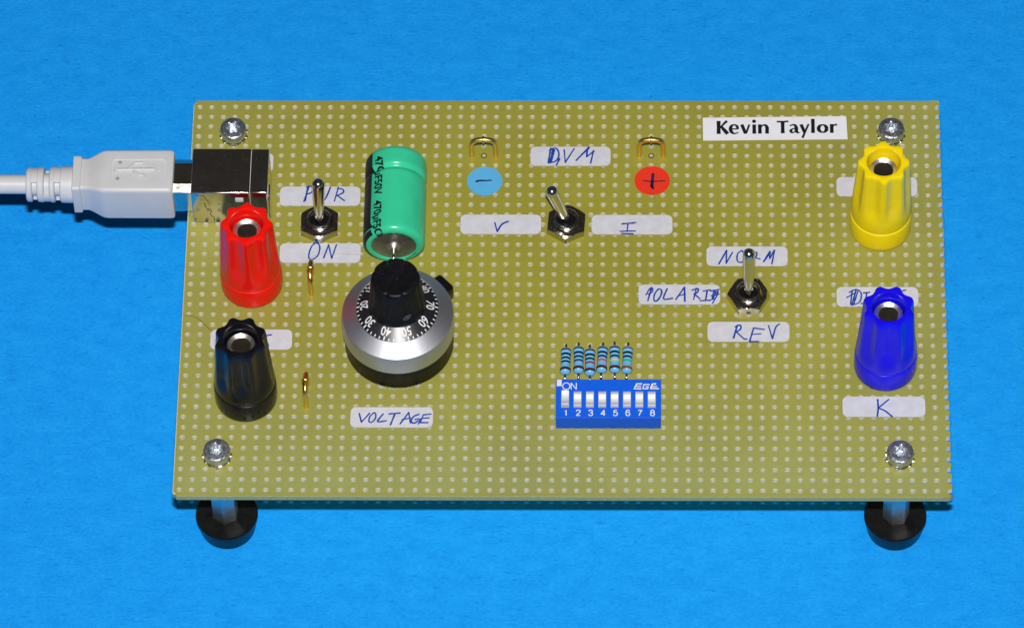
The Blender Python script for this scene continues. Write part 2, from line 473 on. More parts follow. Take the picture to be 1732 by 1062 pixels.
TH = 1.5
PT = 2.54
XL, XR, YT, YB = -1.40, 157.48, 1.88, -97.95
def build_board():
    mb = MB()
    n = 16
    sq = []
    for k in range(n):
        a = 2 * PI * k / n
        c, s_ = math.cos(a), math.sin(a)
        m = max(abs(c), abs(s_))
        sq.append((c / m, s_ / m))
    NC, NR = 62, 39
    rnd = random.Random(3)
    for j in range(NR):
        for i in range(NC):
            cx, cy = i * PT + rnd.gauss(0, 0.035), -j * PT + rnd.gauss(0, 0.035)
            gx, gy = i * PT, -j * PT
            x0 = XL if i == 0 else gx - PT / 2
            x1 = gx + PT / 2
            y1 = YT if j == 0 else gy + PT / 2
            y0 = YB if j == NR - 1 else gy - PT / 2
            hr = 0.495 + rnd.uniform(-0.03, 0.03)
            ov = []
            for (a, b) in sq:
                x = gx + (a * (x1 - gx) if a > 0 else -a * (x0 - gx))
                y = gy + (b * (y1 - gy) if b > 0 else -b * (y0 - gy))
                if i == 0 and abs(a) > .99 and abs(b) > .99 and ((j == 0 and b > 0) or (j == NR - 1 and b < 0)) and a < 0:
                    x += 0.45; y -= 0.45 * (1 if b > 0 else -1)
                ov.append((x, y))
            hv = [(cx + hr * math.cos(2 * PI * k / n), cy + hr * math.sin(2 * PI * k / n)) for k in range(n)]
            hb = [(cx + (hr + .06) * math.cos(2 * PI * k / n), cy + (hr + .06) * math.sin(2 * PI * k / n)) for k in range(n)]
            CH = 0.2
            ot = []
            for (x, y), (a, b) in zip(ov, sq):
                if i == 0 and a < -.99:
                    x += CH
                if j == 0 and b > .99:
                    y -= CH * .6
                if j == NR - 1 and b < -.99:
                    y += CH * .4
                ot.append((x, y))
            vs = [(x, y, 0) for x, y in ot] + [(x, y, 0) for x, y in hb] + [(x, y, -0.06) for x, y in hv] + [(x, y, -TH) for x, y in hv] + [(x, y, -TH) for x, y in ov] + [(x, y, -.18) for x, y in ov]
            fs = []; fb = []; fu = []; fe = []
            for k in range(n):
                k2 = (k + 1) % n
                fs.append((k, k2, n + k2, n + k))
                fb.append((n + k, n + k2, 2 * n + k2, 2 * n + k))
                fb.append((2 * n + k, 2 * n + k2, 3 * n + k2, 3 * n + k))
                fu.append((3 * n + k, 3 * n + k2, 4 * n + k2, 4 * n + k))
                # outer edges of the board
                p, q = sq[k], sq[k2]
                edge = (i == 0 and p[0] < -.99 and q[0] < -.99) or (j == 0 and p[1] > .99 and q[1] > .99) or (j == NR - 1 and p[1] < -.99 and q[1] < -.99)
                if edge:
                    fe.append((k2, k, 5 * n + k, 5 * n + k2)) if j == NR - 1 and p[1] < -.99 else fb.append((k2, k, 5 * n + k, 5 * n + k2))
                    fe.append((5 * n + k2, 5 * n + k, 4 * n + k, 4 * n + k2))
            o = len(mb.v)
            mb.add(vs, fs, 0)
            for lst, mi in ((fb, 1), (fu, 2), (fe, 3)):
                mb.f += [tuple(t + o for t in q) for q in lst]; mb.mi += [mi] * len(lst)
    # right-hand column: the board was snapped through this row of holes
    gx = 62 * PT
    for j in range(NR):
        gy = -j * PT + rnd.gauss(0, .02)
        y1 = YT if j == 0 else -j * PT + PT / 2
        y0 = YB if j == NR - 1 else -j * PT - PT / 2
        hr = 0.60 + rnd.uniform(-.04, .04)
        path = [(gx + hr * math.cos(R(a)), gy + hr * math.sin(R(a))) for a in range(75, 286, 15)]
        e = rnd.uniform(.46, .56)
        bot = [(gx + .20, gy - hr - .02), (gx + e - .08, gy - hr - .16), (gx + e, y0 + .02)] if j < NR - 1 else [(gx + .30, gy - hr - .04), (gx + e, gy - hr - .3), (gx + e, y0 + .7), (gx + e - .3, y0 + .2), (gx + e - .8, y0)]
        top = [(gx + e, y1 - .02), (gx + e - .08, gy + hr + .16), (gx + .20, gy + hr + .02)] if j > 0 else [(gx + e - .4, y1), (gx + e - .05, y1 - .3), (gx + e, gy + hr + .3), (gx + .30, gy + hr + .04)]
        right = bot
        poly = path + bot + [(gx + e if j < NR - 1 else gx + e - .8, y0)][:1 if j < NR - 1 else 0] + [(gx - PT / 2, y0), (gx - PT / 2, y1)] + ([(gx + e, y1)] if j > 0 else []) + top
        m = len(poly)
        vs = [(x, y, 0) for x, y in poly] + [(x, y, -TH) for x, y in poly]
        o = len(mb.v)
        mb.add(vs, [tuple(range(m))], 0)
        mb.f.append(tuple(o + t for t in range(2 * m - 1, m - 1, -1))); mb.mi.append(2)
        for k in range(m):
            k2 = (k + 1) % m
            a, b = poly[k], poly[k2]
            if abs(a[0] - b[0]) < 1e-6 and abs(a[0] - (gx - PT / 2)) < 1e-6:
                continue
            if abs(a[1] - b[1]) < 1e-6 and 0 < j < NR - 1:
                continue
            mb.f.append((o + k2, o + k, o + m + k, o + m + k2)); mb.mi.append(3 if min(a[1], b[1]) < YB + .75 else 1)
    return mb
board = mk('perforated_board', build_board(), ['board', 'bare', 'under', 'edge'], root, (78, -48.2, 0), smooth=0,
           label='olive fibreglass board full of pale round holes')

# ------------------------------------------------------------------ feet under the front corners (hex pillar in a rubber foot)
def hexpts(cx, cy, af, rot):
    r = af / math.sqrt(3)
    return [(cx + r * math.cos(R(rot + 60 * k)), cy + r * math.sin(R(rot + 60 * k))) for k in range(6)]
for (x, y, rot, dx, lab) in ((7.9, -88.9, 24, 0.25, 'black rubber foot on a metal pillar under the corner near the black terminal'),
                             (147.4, -88.9, 8, -0.1, 'black rubber foot on a metal pillar under the corner below the K label')):
    f = MB().lathe([(0, -OZ + .02), (5.4, -OZ + .02), (5.75, -OZ + .5), (6.45, -21.6), (6.5, -21.3), (6.3, -21.0), (3.4, -21.0), (3.0, -21.2), (0, -21.2)], x + dx, y, 48)
    ft = mk('rubber_foot', f, 'rubber', root, (x, y, -OZ), label=lab)
    p = MB().prism(hexpts(x, y, 4.8, rot), -21.3, -1.62)
    mk('pillar', p, 'turned', ft, (x, y, -21.3), smooth=20)

# ------------------------------------------------------------------ corner screws with toothed washers
def screw_mesh():
    rs = [(0, .8), (1.0, .8), (1.2, .95), (1.28, 2.75), (1.40, 2.86), (2.1, 2.88), (2.45, 2.82), (2.68, 2.62), (2.76, 2.3), (2.78, .75), (2.5, .6), (0, .6)]
    def mod(r, z, a):
        if 0 < r < 1.45 and z > 1.0:
            return r * (1 + 0.17 * math.cos(6 * a))
        return r
    return MB().lathe(rs, 0, 0, 72, mod)
def washer_mb():
    mb = MB()
    n = 72
    rin = []; 
    vs = []; fs = []
    for k in range(n):
        a = 2 * PI * k / n
        tooth = (k // 3) % 2
        ro = 3.08 if tooth else 2.8
        zz = 0.34 if tooth else 0.12
        vs += [(1.7 * math.cos(a), 1.7 * math.sin(a), .35), (2.5 * math.cos(a), 2.5 * math.sin(a), .45), (ro * math.cos(a), ro * math.sin(a), .2 + zz), (ro * math.cos(a), ro * math.sin(a), .02 + zz * .3), (1.7 * math.cos(a), 1.7 * math.sin(a), .02)]
    for k in range(n):
        k2 = (k + 1) % n
        for i in range(5):
            i2 = (i + 1) % 5
            fs.append((k * 5 + i, k2 * 5 + i, k2 * 5 + i2, k * 5 + i2))
    mb.add(vs, fs)
    return mb
scr = mesh_of('screw_head', screw_mesh(), 'zinc', (0, 0, 0), 30)
wsh = mesh_of('washer', washer_mb(), 'nickel', (0, 0, 0), 20)
for (x, y, rot, lab) in ((7.5, -7.25, 10, 'zinc screw with toothed washer behind the square metal socket'), (147.45, -7.2, 33, 'zinc screw with toothed washer behind the yellow terminal'),
                         (7.45, -88.35, -18, 'zinc screw with toothed washer in the corner below the black terminal'), (147.45, -88.45, 21, 'zinc screw with toothed washer in the corner below the K label')):
    s_ = mk('corner_screw', scr, None, root, (x, y, 0), label=lab)
    s_.rotation_euler = (R(1.5), 0, R(rot))
    wa = mk('toothed_washer', wsh, None, s_, (x, y, 0))
    wa.rotation_euler = (R(2.0), R(1.5), R(rot * 1.7))

# ------------------------------------------------------------------ binding posts
def binding_post(x, y, mat, rot, lift, label):
    seg = 192
    def mod(r, z, a):
        if z < 7.2 + lift or r < 3.9:
            return r
        t = min(max((z - lift - 7.2) / 5.4, 0), 1)
        t = t * t * (3 - 2 * t)
        ph = ((a - R(rot)) / R(45)) % 1.0
        u = (ph - .5) / .40
        d = max(0.0, 1 - u * u) ** 1.15
        k = 1.0 if r > 4.3 else 0.55
        return r - 0.80 * t * max(d, 0) * k
    z0 = 5.75
    prof = [(3.0, z0 + .02), (6.05, z0 + .02), (6.28, z0 + .22), (6.33, z0 + .6)]
    for k in range(15):
        z = 6.8 + k * 0.48
        prof.append((6.33 - 0.95 * (z - 6.3) / 15.2, z + lift))
    prof += [(5.80, 14.0 + lift), (5.60, 18 + lift), (5.47, 20.9 + lift), (5.40, 21.45 + lift), (5.22, 21.78 + lift), (4.95, 21.88 + lift), (3.75, 21.88 + lift), (3.55, 21.8 + lift), (3.45, 21.5 + lift), (3.36, 17.2 + lift), (2.9, 17.2 + lift)]
    cap = MB().lathe(prof, x, y, seg, mod)
    p = mk('binding_post', cap, mat, root, (x, y, 0), label=label, smooth=32)
    b = MB().lathe([(0, .03), (6.2, .03), (6.42, .25), (6.5, .8), (6.46, 5.2), (6.34, 5.55), (6.1, 5.68), (3, 5.7)], x, y, 96)
    mk('base_collar', b, mat, p, (x, y, 0))
    sk = MB().lathe([(2.95, 15 + lift), (2.95, 19.1 + lift), (2.85, 19.28 + lift), (2.75, 19.3 + lift), (2.06, 18.85 + lift)], x, y, 64)
    sk.lathe([(2.06, 18.85 + lift), (2.0, 18.7 + lift), (1.98, 9 + lift), (0, 9 + lift)], x, y, 64, mi=1)
    mk('metal_socket', sk, ['turned', 'bore'], p, (x, y, 9), smooth=25)
    return p
binding_post(12.95, -45.45, 'red', 90, 0.2, 'red fluted binding post in front of the metal socket')
binding_post(144.65, -30.75, 'yellow', 90, 1.5, 'yellow fluted binding post')
binding_post(12.85, -73.7, 'black_gloss', 67.5, 0, 'black fluted binding post')
binding_post(144.95, -65.9, 'bluep', 67.5, 0.1, 'dark blue fluted binding post')

# ------------------------------------------------------------------ turns-counting dial
DX, DY = 44.2, -60.35
dial = mk('turns_dial', MB().lathe([(0, .03), (11.1, .03), (11.3, .3), (11.25, 5.65), (0, 5.65)], DX, DY, 96), 'black', root, (DX, DY, 0),
          label='round turns-counting dial with silver ring and black knob')
mk('silver_ring', MB().lathe([(8, 5.7), (11.3, 5.7), (11.55, 5.9), (11.58, 10.6), (11.45, 10.95), (8.62, 13.05), (8.5, 13.0), (8.4, 12.0)], DX, DY, 128), 'alu', dial, (DX, DY, 5.7), smooth=30)
ZI, ZO, RI, RO = 14.95, 12.98, 5.2, 8.52
def cone_z(r):
    return ZO + (RO - r) / (RO - RI) * (ZI - ZO)
mk('number_ring', MB().lathe([(4, 12.5), (RO - .03, 12.5), (RO, ZO), (RI, ZI), (4, ZI)], DX, DY, 128), 'anod', dial, (DX, DY, 12.5), smooth=30)
def kmod(r, z, a):
    if r < 4.0 or z < 16.2:
        return r
    ph = (a / R(45)) % 1.0
    t = min((z - 16.2) / 1.5, 1)
    return r - t * 0.30 * math.exp(-((ph - .5) / .10) ** 2)
mk('knob', MB().lathe([(0, 14.6), (5.95, 14.6), (6.0, 15.2), (5.92, 15.9), (5.75, 16.3), (5.62, 17.5), (5.3, 21), (5.1, 23.3), (4.9, 23.95), (4.55, 24.25), (4.2, 24.3), (3.9, 24.22), (0, 24.15)], DX, DY, 160, kmod), 'black', dial, (DX, DY, 14.6), smooth=35)
# lock lever behind right
a = R(43)
lv = MB().box(8.5, 13.7, -2.3, 2.3, 6.2, 9.8, .7, 3)
lv.map(lambda x, y, z: (DX + x * math.cos(a) - y * math.sin(a), DY + x * math.sin(a) + y * math.cos(a), z))
mk('lock_lever', lv, 'black_gloss', dial, (DX + 8, DY + 8, 6))
num = MB()
def to_cone(psi, off=0.02):
    ca, sa = math.cos(psi), math.sin(psi)
    # local x: along the tangent (reading direction), local y: outward
    def f(x, y, z):
        k = math.hypot(RO - RI, ZI - ZO)
        r = RO - (-y) * 0 + 0
        r = y
        th = psi - x / max(r, 1e-6)
        return (DX + r * math.sin(th), DY - r * math.cos(th), cone_z(r) + off + z)
    return f
for v in range(0, 100, 10):
    psi = R((v - 45) * 3.6)
    t = text_mb(str(v), 1.58, 0, 6.88, 0, 0.95, bold=0.014)
    # seen from above the figures' heads point outward
    t.map(to_cone(psi))
    num.add(t.v, [q[::-1] for q in t.f])
for v in range(0, 100, 2):
    psi = R((v - 45) * 3.6)
    big = v % 10 == 0
    t = MB()
    ww = 0.15 if big else 0.12
    t.add([(-ww, 7.72 if big else 7.98, 0), (ww, 7.72 if big else 7.98, 0), (ww, 8.42, 0), (-ww, 8.42, 0)], [(0, 1, 2, 3)])
    t.map(to_cone(psi + R(0)))
    num.add(t.v, t.f)
mk('dial_numerals', num, 'print_white', dial, (DX, DY, 13), smooth=0)
# small moulded oval mark on the knob's flank
mark = MB()
def on_knob(x, y, z):
    th = R(24) + x / 5.75
    zz = 17.2 + y
    r = 5.67 - (zz - 17.2) * 0.09 + .03
    return (DX + r * math.sin(th), DY - r * math.cos(th), zz)
ov = [(0.75 * math.cos(2 * PI * k / 24) + .25 * math.sin(2 * PI * k / 24), 0.62 * math.sin(2 * PI * k / 24)) for k in range(25)]
ribbon(mark, ov, .07, cap=False)
for q in (-.3, 0, .3):
    ribbon(mark, [(q - .12, -.35), (q + .05, 0), (q + .2, .38)], .07, cap=False)
mark.map(on_knob)
mk('oval_mark', mark, 'fibre', dial, (DX, DY, 17), smooth=0)

# ------------------------------------------------------------------ toggle switches
def toggle(x, y, rot, tip, label):
    body = MB().lathe([(1.75, 1.6), (1.75, 2.6), (2.05, 2.95), (2.45, 3.0), (2.62, 2.85), (2.55, 2.6), (2.7, 2.5), (2.58, 2.35), (2.72, 2.2), (2.72, .1), (0, .1)], x, y, 48)
    sw = mk('toggle_switch', body, 'nut', root, (x, y, 0), label=label, smooth=25)
    nb = MB()
    hp = hexpts(0, 0, 7.75, rot)
    # chamfered hexagon nut with a hole
    n = 96; vs = []; fs = []
    def hexr(a, af):
        a = (math.degrees(a) - rot) % 60 - 30
        return af / 2 / math.cos(R(a))
    for k in range(n):
        a = 2 * PI * k / n + R(rot)
        c, s_ = math.cos(a), math.sin(a)
        h = hexr(a, 7.75)
        rc = min(h, 4.12)
        drop = max(0, (h - 3.95) * .6)
        for r, z in ((2.75, .05), (h, .05), (h, 2.0 - drop), (min(h, 3.85), 2.03), (3.0, 2.03), (2.74, 1.85)):
            vs.append((x + r * c, y + r * s_, z))
    for k in range(n):
        k2 = (k + 1) % n
        for i in range(6):
            i2 = (i + 1) % 6
            fs.append((k * 6 + i, k2 * 6 + i, k2 * 6 + i2, k * 6 + i2))
    nb.add(vs, fs)
    mk('hex_nut', nb, 'nut', sw, (x, y, 0), smooth=18)
    mk('socket_core', MB().lathe([(0, 1.9), (1.72, 1.9), (1.72, 1.2), (0, 1.2)], x, y, 32), 'black', sw, (x, y, 1.2))
    p0 = Vector((x, y, 1.9)); p1 = Vector(tip)
    d = p1 - p0; L = d.length; d.normalize()
    prof = [(0.0, 1.0), (0.1, 1.02), (0.5, 1.14), (0.86, 1.38), (L / (L)*.0 + .9, 1.4)]
    pts = []; rad = []
    for t, r in ((0, .98), (.1, 1.0), (.45, 1.14), (.8, 1.30), (.88, 1.34)):
        pts.append(p0 + d * (L * t)); rad.append(r)
    e0 = p0 + d * (L * .88)
    for k in range(1, 8):
        an = k / 7 * PI / 2
        pts.append(e0 + d * (1.34 * math.sin(an))); rad.append(max(1.34 * math.cos(an), .02))
    lv = MB().tube(pts, rad, 32)
    mk('lever', lv, 'chrome', sw, (x, y, 1.9), smooth=50)
toggle(26.65, -30.95, 30, (26.75, -27.6, 12.4), 'toggle switch between the PWR and ON labels')
toggle(78.7, -30.9, 26, (75.35, -29.85, 12.6), 'toggle switch between the V and I labels, lever tilted left')
toggle(116.8, -49.2, 0, (116.8, -45.15, 12.4), 'toggle switch between the NORM and REV labels')

# ------------------------------------------------------------------ capacitor lying on the board
CX, CR = 42.75, 6.45
CZ = CR + .1
YF, YBK = -40.55, -18.75
def cap_r(y):
    r = CR
    dg = (y + 24.2) / 0.6
    r -= 0.72 * math.exp(-dg * dg)
    if y < YF + 1.3:
        q = (YF + 1.3 - y) / 1.3
        r -= 1.3 * (1 - math.sqrt(max(0, 1 - q * q)))
    if y > YBK - 1.4:
        q = (y - YBK + 1.4) / 1.4
        r -= 1.4 * (1 - math.sqrt(max(0, 1 - q * q)))
    return r
prof = [(0, YBK)]
ys = [YBK - .001] + [YBK - 1.4 * (1 - math.sin(PI / 2 * k / 6)) for k in range(5, -1, -1)]
ys += [YBK - 1.6 - .18 * k for k in range(0, 32)] + [-28, -33, -38]
ys += [YF + 1.3 * (1 - math.sin(PI / 2 * k / 7)) for k in range(0, 8)]
for yy in ys:
    prof.append((cap_r(yy), yy))
prof += [(4.85, YF), (4.7, YF + .12), (4.68, YF + .4)]
capo = mk('capacitor', MB().lathe(prof, CX, 0, 96, axis='Y', cz=CZ), 'sleeve', root, (CX, -30, 0), label='green cylindrical capacitor lying behind the dial', smooth=40)
mk('end_disc', MB().lathe([(4.75, YF + .5), (4.66, YF + .25), (4.2, YF + .2), (1.9, YF + .3), (1.4, YF + .15), (1.2, YF - .5), (.8, YF - .95), (0, YF - 1.0)], CX, 0, 64, axis='Y', cz=CZ), 'can_end', capo, (CX, YF, CZ))
lead = catmull([(CX, YF - .5, CZ), (CX, YF - 2.2, CZ), (CX, YF - 3.0, CZ - .3), (CX, YF - 3.4, CZ - 1.2), (CX, YF - 3.45, 2.5), (CX, YF - 3.45, -.3)])
mk('lead', MB().tube(lead, .5, 12), 'tin', capo, (CX, YF, CZ))
def on_cap(x, y, off=.02):
    """x: arc length from the crest towards -x, y: board y"""
    r = cap_r(y) + off
    al = x / CR
    return (CX - r * math.sin(al), y, CZ + r * math.cos(al))
st = MB()
def patch(mb, a0, a1, y0, y1, na=16, ny=60, corner=0.0):
    vs = []
    for j in range(ny + 1):
        y = y0 + (y1 - y0) * j / ny
        lo = a0
        if corner and y < y0 + corner:
            q = 1 - (y - y0) / corner
            lo = a0 - 14.0 * (1 - math.sqrt(max(0, 1 - q * q)))
        for i in range(na + 1):
            al = R(lo + (a1 - lo) * i / na)
            vs.append(on_cap(al * CR, y))
    mb.add(vs, [(j * (na + 1) + i, j * (na + 1) + i + 1, (j + 1) * (na + 1) + i + 1, (j + 1) * (na + 1) + i) for j in range(ny) for i in range(na)])
patch(st, 48, 150, YF + 1.5, YBK - .35, ny=220, corner=2.0)
patch(st, 46, 150, YF + .16, YF + 1.2, ny=16)
mk('black_stripe', st, 'print_black', capo, (CX, -30, CZ), smooth=40)
tx = MB()
for y0, body in ((-21.3, '470\u00b5F50V'), (-32.6, '470\u00b5F50')):
    t = text_mb(body, 1.85, 0, 0, 0, 1.0, align='LEFT', bold=.034)
    wid = max(p[0] for p in t.v)
    want = 9.9 if body.endswith('V') else 8.35
    k = want / wid
    t = refine(t, .4)
    # split long edges is not needed: glyphs are small; x -> along -y, y -> up the cylinder
    t.map(lambda x, y, z: on_cap(R(31.5) * CR - y, y0 - x * k, .035))
    tx.add(t.v, t.f)
mk('printed_rating', tx, 'print_black', capo, (CX, -30, CZ), smooth=0)
bl = MB()
for k in range(7):
    al = R(-118 - k * 5.2)
    r0, yy = 5.15, YF + .08
    for (u, v_, ww) in ((0, 0, .36), (.25 * (k % 2), .45, .28)):
        rr = 4.98 + v_
        y_ = YF + .01 - .02 if rr < 5.15 else YF + 0.02 - .02
        c = (CX - rr * math.sin(al + u * .05), YF - .03 + max(0, rr - 5.2) * .25, CZ + rr * math.cos(al + u * .05))
        bl.add([(c[0] + ww * .5 * sx_, c[1], c[2] + ww * .5 * sz_) for sx_, sz_ in ((-1, -1), (1, -.6), (.8, 1), (-.7, .8))], [(0, 1, 2, 3)])
mk('printed_marks', bl, 'print_black', capo, (CX, YF, CZ), smooth=0)

# ------------------------------------------------------------------ gold wire test loops
def loop(x, y, along, label):
    h, hw, r = 5.9, 2.54, 1.75
    pts = [(-hw, 0, -.8), (-hw, 0, h - r)]
    for k in range(1, 7):
        an = PI / 2 * k / 6
        pts.append((-hw + r - r * math.cos(an), 0, h - r + r * math.sin(an)))
    pts += [(-.6, 0, h + .06), (0, 0, h + .08), (.6, 0, h + .06)]
    for k in range(0, 7):
        an = PI / 2 * (1 - k / 6)
        pts.append((hw - r + r * math.cos(an), 0, h - r + r * math.sin(an)))
    pts += [(hw, 0, -.8)]
    if along == 'y':
        pts = [(0, p[0], p[2]) for p in pts]
    pts = [(p[0] + x, p[1] + y, p[2]) for p in pts]
    o = mk('test_loop', MB().tube(pts, .56, 14), 'gold', root, (x, y, 0), label=label, smooth=60)
    ring = MB()
    prof = [(.4, -.2), (.74, -.24), (.82, -.12), (.82, .12), (.74, .24), (.4, .2)]
    ring.lathe(prof, x, y, 24, axis='X' if along == 'x' else 'Y', cz=h + .08)
    mk('collar', ring, 'gold', o, (x, y, h))
loop(24 * PT, -12.75, 'x', 'gold wire loop above the blue minus sticker')
loop(38 * PT, -12.75, 'x', 'gold wire loop above the red plus sticker')
loop(25.45, -18 * PT, 'y', 'gold wire loop just below the ON label')
loop(25.35, -29 * PT, 'y', 'gold wire loop beside the black terminal')
# soldered dark eyelets under the two upper loops
for x in (24 * PT, 38 * PT):
    e = MB().lathe([(.42, .01), (.46, .10), (.60, .10), (.66, .01)], x, -12.62, 24)
    mk('eyelet', e, 'nut', root, (x, -12.62, 0))

# ------------------------------------------------------------------ eight-way slide switch block
DX0, DX1, DY0, DY1, DZ = 76.95, 98.55, -81.5, -72.05, 4.25
bm = bmesh.new()
def dip_body():
    mb = MB()
    slots = []
    xs = [DX0 + .12]
    for k in range(8):
        c = 78.86 + 2.54 * k
        slots.append((c - .80, c + .80))
    y0, y1 = -79.05, -75.05
    # top face with rectangular slots
    gx = [DX0 + .12]
    for a_, b_ in slots:
        gx += [a_, b_]
    gx.append(DX1 - .12)
    gy = [DY0 + .12, y0, y1, DY1 - .12]
    idx = {}
    vs = []
    for j, yy in enumerate(gy):
        for i, xx in enumerate(gx):
            idx[i, j] = len(vs); vs.append((xx, yy, DZ))
    fs = []
    for j in range(3):
        for i in range(len(gx) - 1):
            if j == 1 and i % 2 == 1:
                continue
            fs.append((idx[i, j], idx[i + 1, j], idx[i + 1, j + 1], idx[i, j + 1]))
    mb.add(vs, fs)
    for a_, b_ in slots:
        d = DZ - .55
        vv = [(a_, y0, DZ), (b_, y0, DZ), (b_, y1, DZ), (a_, y1, DZ), (a_, y0, d), (b_, y0, d), (b_, y1, d), (a_, y1, d)]
        mb.add(vv, [(0, 4, 5, 1), (1, 5, 6, 2), (2, 6, 7, 3), (3, 7, 4, 0)], 1)
        mb.add(vv, [(4, 7, 6, 5)], 1)
    ring = [(DX0 + .12, DY0 + .12), (DX1 - .12, DY0 + .12), (DX1 - .12, DY1 - .12), (DX0 + .12, DY1 - .12)]
    rin2 = [(DX0, DY0), (DX1, DY0), (DX1, DY1), (DX0, DY1)]
    vv = [(x, y, DZ) for x, y in ring] + [(x, y, DZ - .12) for x, y in rin2] + [(x, y, .25) for x, y in rin2]
    ff = []
    for k in range(4):
        k2 = (k + 1) % 4
        ff += [(4 + k, 4 + k2, k2, k), (8 + k, 8 + k2, 4 + k2, 4 + k)]
    mb.add(vv, ff)
    return mb, slots
db, slots = dip_body()
dip = mk('slide_switch_block', db, ['dip', 'slot'], root, (87.7, -77, 0), label='bright blue block of eight white slide switches', smooth=0)
feet = MB()
sm = None
for k, (a_, b_) in enumerate(slots):
    c = (a_ + b_) / 2
    on = k == 0
    # slider: a curved saddle seen in profile (y, z)
    y0 = -79.0 if not on else -78.75
    L = 2.95 if not on else 3.6
    pr = []
    for i in range(15):
        u = i / 14
        z = .85 - .72 * math.sin(PI * u) ** 1.2
        if i in (0, 14):
            z -= .18
        pr.append((y0 + L * u, DZ + z))
    poly = [(y0, DZ - .52)] + pr + [(y0 + L, DZ - .52)]
    n = len(poly)
    sl = MB()
    x0, x1 = c - .72, c + .72
    sl.add([(x0, p[0], p[1]) for p in poly] + [(x1, p[0], p[1]) for p in poly],
           [tuple(range(n)), tuple(range(2 * n - 1, n - 1, -1))] + [((i + 1) % n, i, n + i, n + (i + 1) % n) for i in range(n)])
    mk('slider', sl, 'slider', dip, (c, -77, DZ), smooth=40, label='slider pushed up to ON' if on else None)
tz = DZ + .012
dt = MB()
DIG = {'1': [[(.12, .74), (.34, 1), (.34, 0)]],
       '2': [[(.02, .74), (.08, .93), (.3, 1), (.54, .92), (.58, .72), (.45, .5), (.15, .22), (.02, .03)], [(.0, .03), (.6, .03)]],
       '3': [[(.03, .8), (.12, .96), (.3, 1), (.52, .92), (.56, .74), (.46, .58), (.24, .54)], [(.24, .54), (.5, .48), (.6, .28), (.5, .06), (.28, 0), (.1, .05), (.0, .24)]],
       '4': [[(.46, 0), (.46, 1)], [(.46, .97), (.0, .29)], [(.0, .28), (.64, .28)]],
       '5': [[(.56, .97), (.12, .97)], [(.13, .97), (.06, .5)], [(.06, .5), (.3, .62), (.54, .52), (.6, .32), (.5, .07), (.27, 0), (.08, .06), (.0, .24)]],
       '6': [[(.56, .78), (.48, .95), (.3, 1), (.1, .86), (.02, .5), (.06, .18), (.2, .02), (.36, .0), (.54, .1), (.6, .32), (.5, .54), (.32, .61), (.14, .54), (.04, .36)]],
       '7': [[(.0, .96), (.6, .96)], [(.59, .95), (.36, .6), (.22, .28), (.17, 0)]],
       '8': [[(.3, .54), (.1, .62), (.05, .78), (.12, .94), (.3, 1), (.48, .94), (.55, .78), (.5, .62), (.3, .54)], [(.3, .54), (.08, .46), (.0, .28), (.08, .06), (.3, 0), (.52, .06), (.6, .28), (.52, .46), (.3, .54)]],
       'O': [[(.5 + .46 * math.cos(2 * PI * k / 24), .5 + .5 * math.sin(2 * PI * k / 24)) for k in range(25)]],
       'N': [[(.0, 0), (.0, 1)], [(.0, .98), (.66, .02)], [(.66, 0), (.66, 1)]]}
def printed(ch, x, y, h, ww):
    for q, st_ in enumerate(DIG[ch]):
        P = [(x + p[0] * h, y + p[1] * h) for p in st_]
        if len(P) > 3 and ch != 'O':
            P = catmull(P, 4)
        ribbon(dt, P, ww, tz + .003 * q, cap=False)
for k in range(8):
    printed(str(k + 1), 78.62 + 2.54 * k, -81.0, 1.36, .22)
printed('O', 78.25, -74.6, 1.62, .2)
printed('N', 80.05, -74.6, 1.62, .2)
dt.add([(DX0 + .16, DY1 - .16, tz), (DX0 + .16, DY1 - 1.75, tz), (DX0 + 1.15, DY1 - 1.75, tz), (DX0 + 1.15, DY1 - .16, tz)], [(0, 1, 2, 3)])
def zx(u, v):   # sketch coordinates of the maker's mark -> board
    return ((u - 910) / 5.312 / 8.25 + 92.95, -73.15 - (v - 455) / 5.312 / 6.75)
for i, (pts, ww) in enumerate(((((985, 457), (937, 457), (914, 500), (978, 500)), .36), (((930, 479), (976, 479)), .30), (((1052, 463), (1003, 463), (992, 500), (1035, 500), (1042, 483), (1018, 483)), .32),
                 (((1112, 457), (1078, 459), (1062, 503)), .40), (((1070, 481), (1122, 481)), .24), (((1066, 499), (1138, 499)), .30))):
    ribbon(dt, [zx(*p) for p in pts], ww, tz + .003 * i, cap=False)
mk('printed_markings', dt, 'print_white', dip, (87.7, -77, DZ), smooth=0)
# shallow dimples along the front face
dm = MB()
for k in range(8):
    c = 78.86 + 2.54 * k
    dm.lathe([(0, -.02), (.38, -.02), (.44, 0.06), (0.0, .06)], c, DY0, 20, axis='Y', cz=1.9)
mk('front_dimples', dm, 'dip', dip, (87.7, DY0, 1.9))

# ------------------------------------------------------------------ six resistors
def res_r(t):
    e = 3.25
    b = 1.0 + .15 / (1 + math.exp(-(abs(t) - 1.75) / .16))
    if abs(t) > e - .95:
        q = min((abs(t) - e + .95) / .95, 1)
        b *= math.sqrt(max(0, 1 - q ** 2.4))
    return b
RES = [(78.82, -65.75, 0.8, ['b_brown', 'b_black', 'b_black', 'b_black', 'b_brown']),
       (81.5, -65.4, -.1, ['b_brown', 'b_black', 'b_black', 'b_grey', 'b_brown']),
       (83.85, -65.95, -.3, ['b_brown', 'b_black', 'b_black', 'b_magenta', 'b_brown']),
       (86.38, -65.35, 1.6, ['b_brown', 'b_black', 'b_black', 'b_red', 'b_brown']),
       (88.98, -65.25, -.3, ['b_brown', 'b_black', 'b_black', 'b_yellow', 'b_brown']),
       (91.6, -65.4, 1.6, ['b_tan', 'b_black', 'b_black', 'b_green', 'b_tan'])]
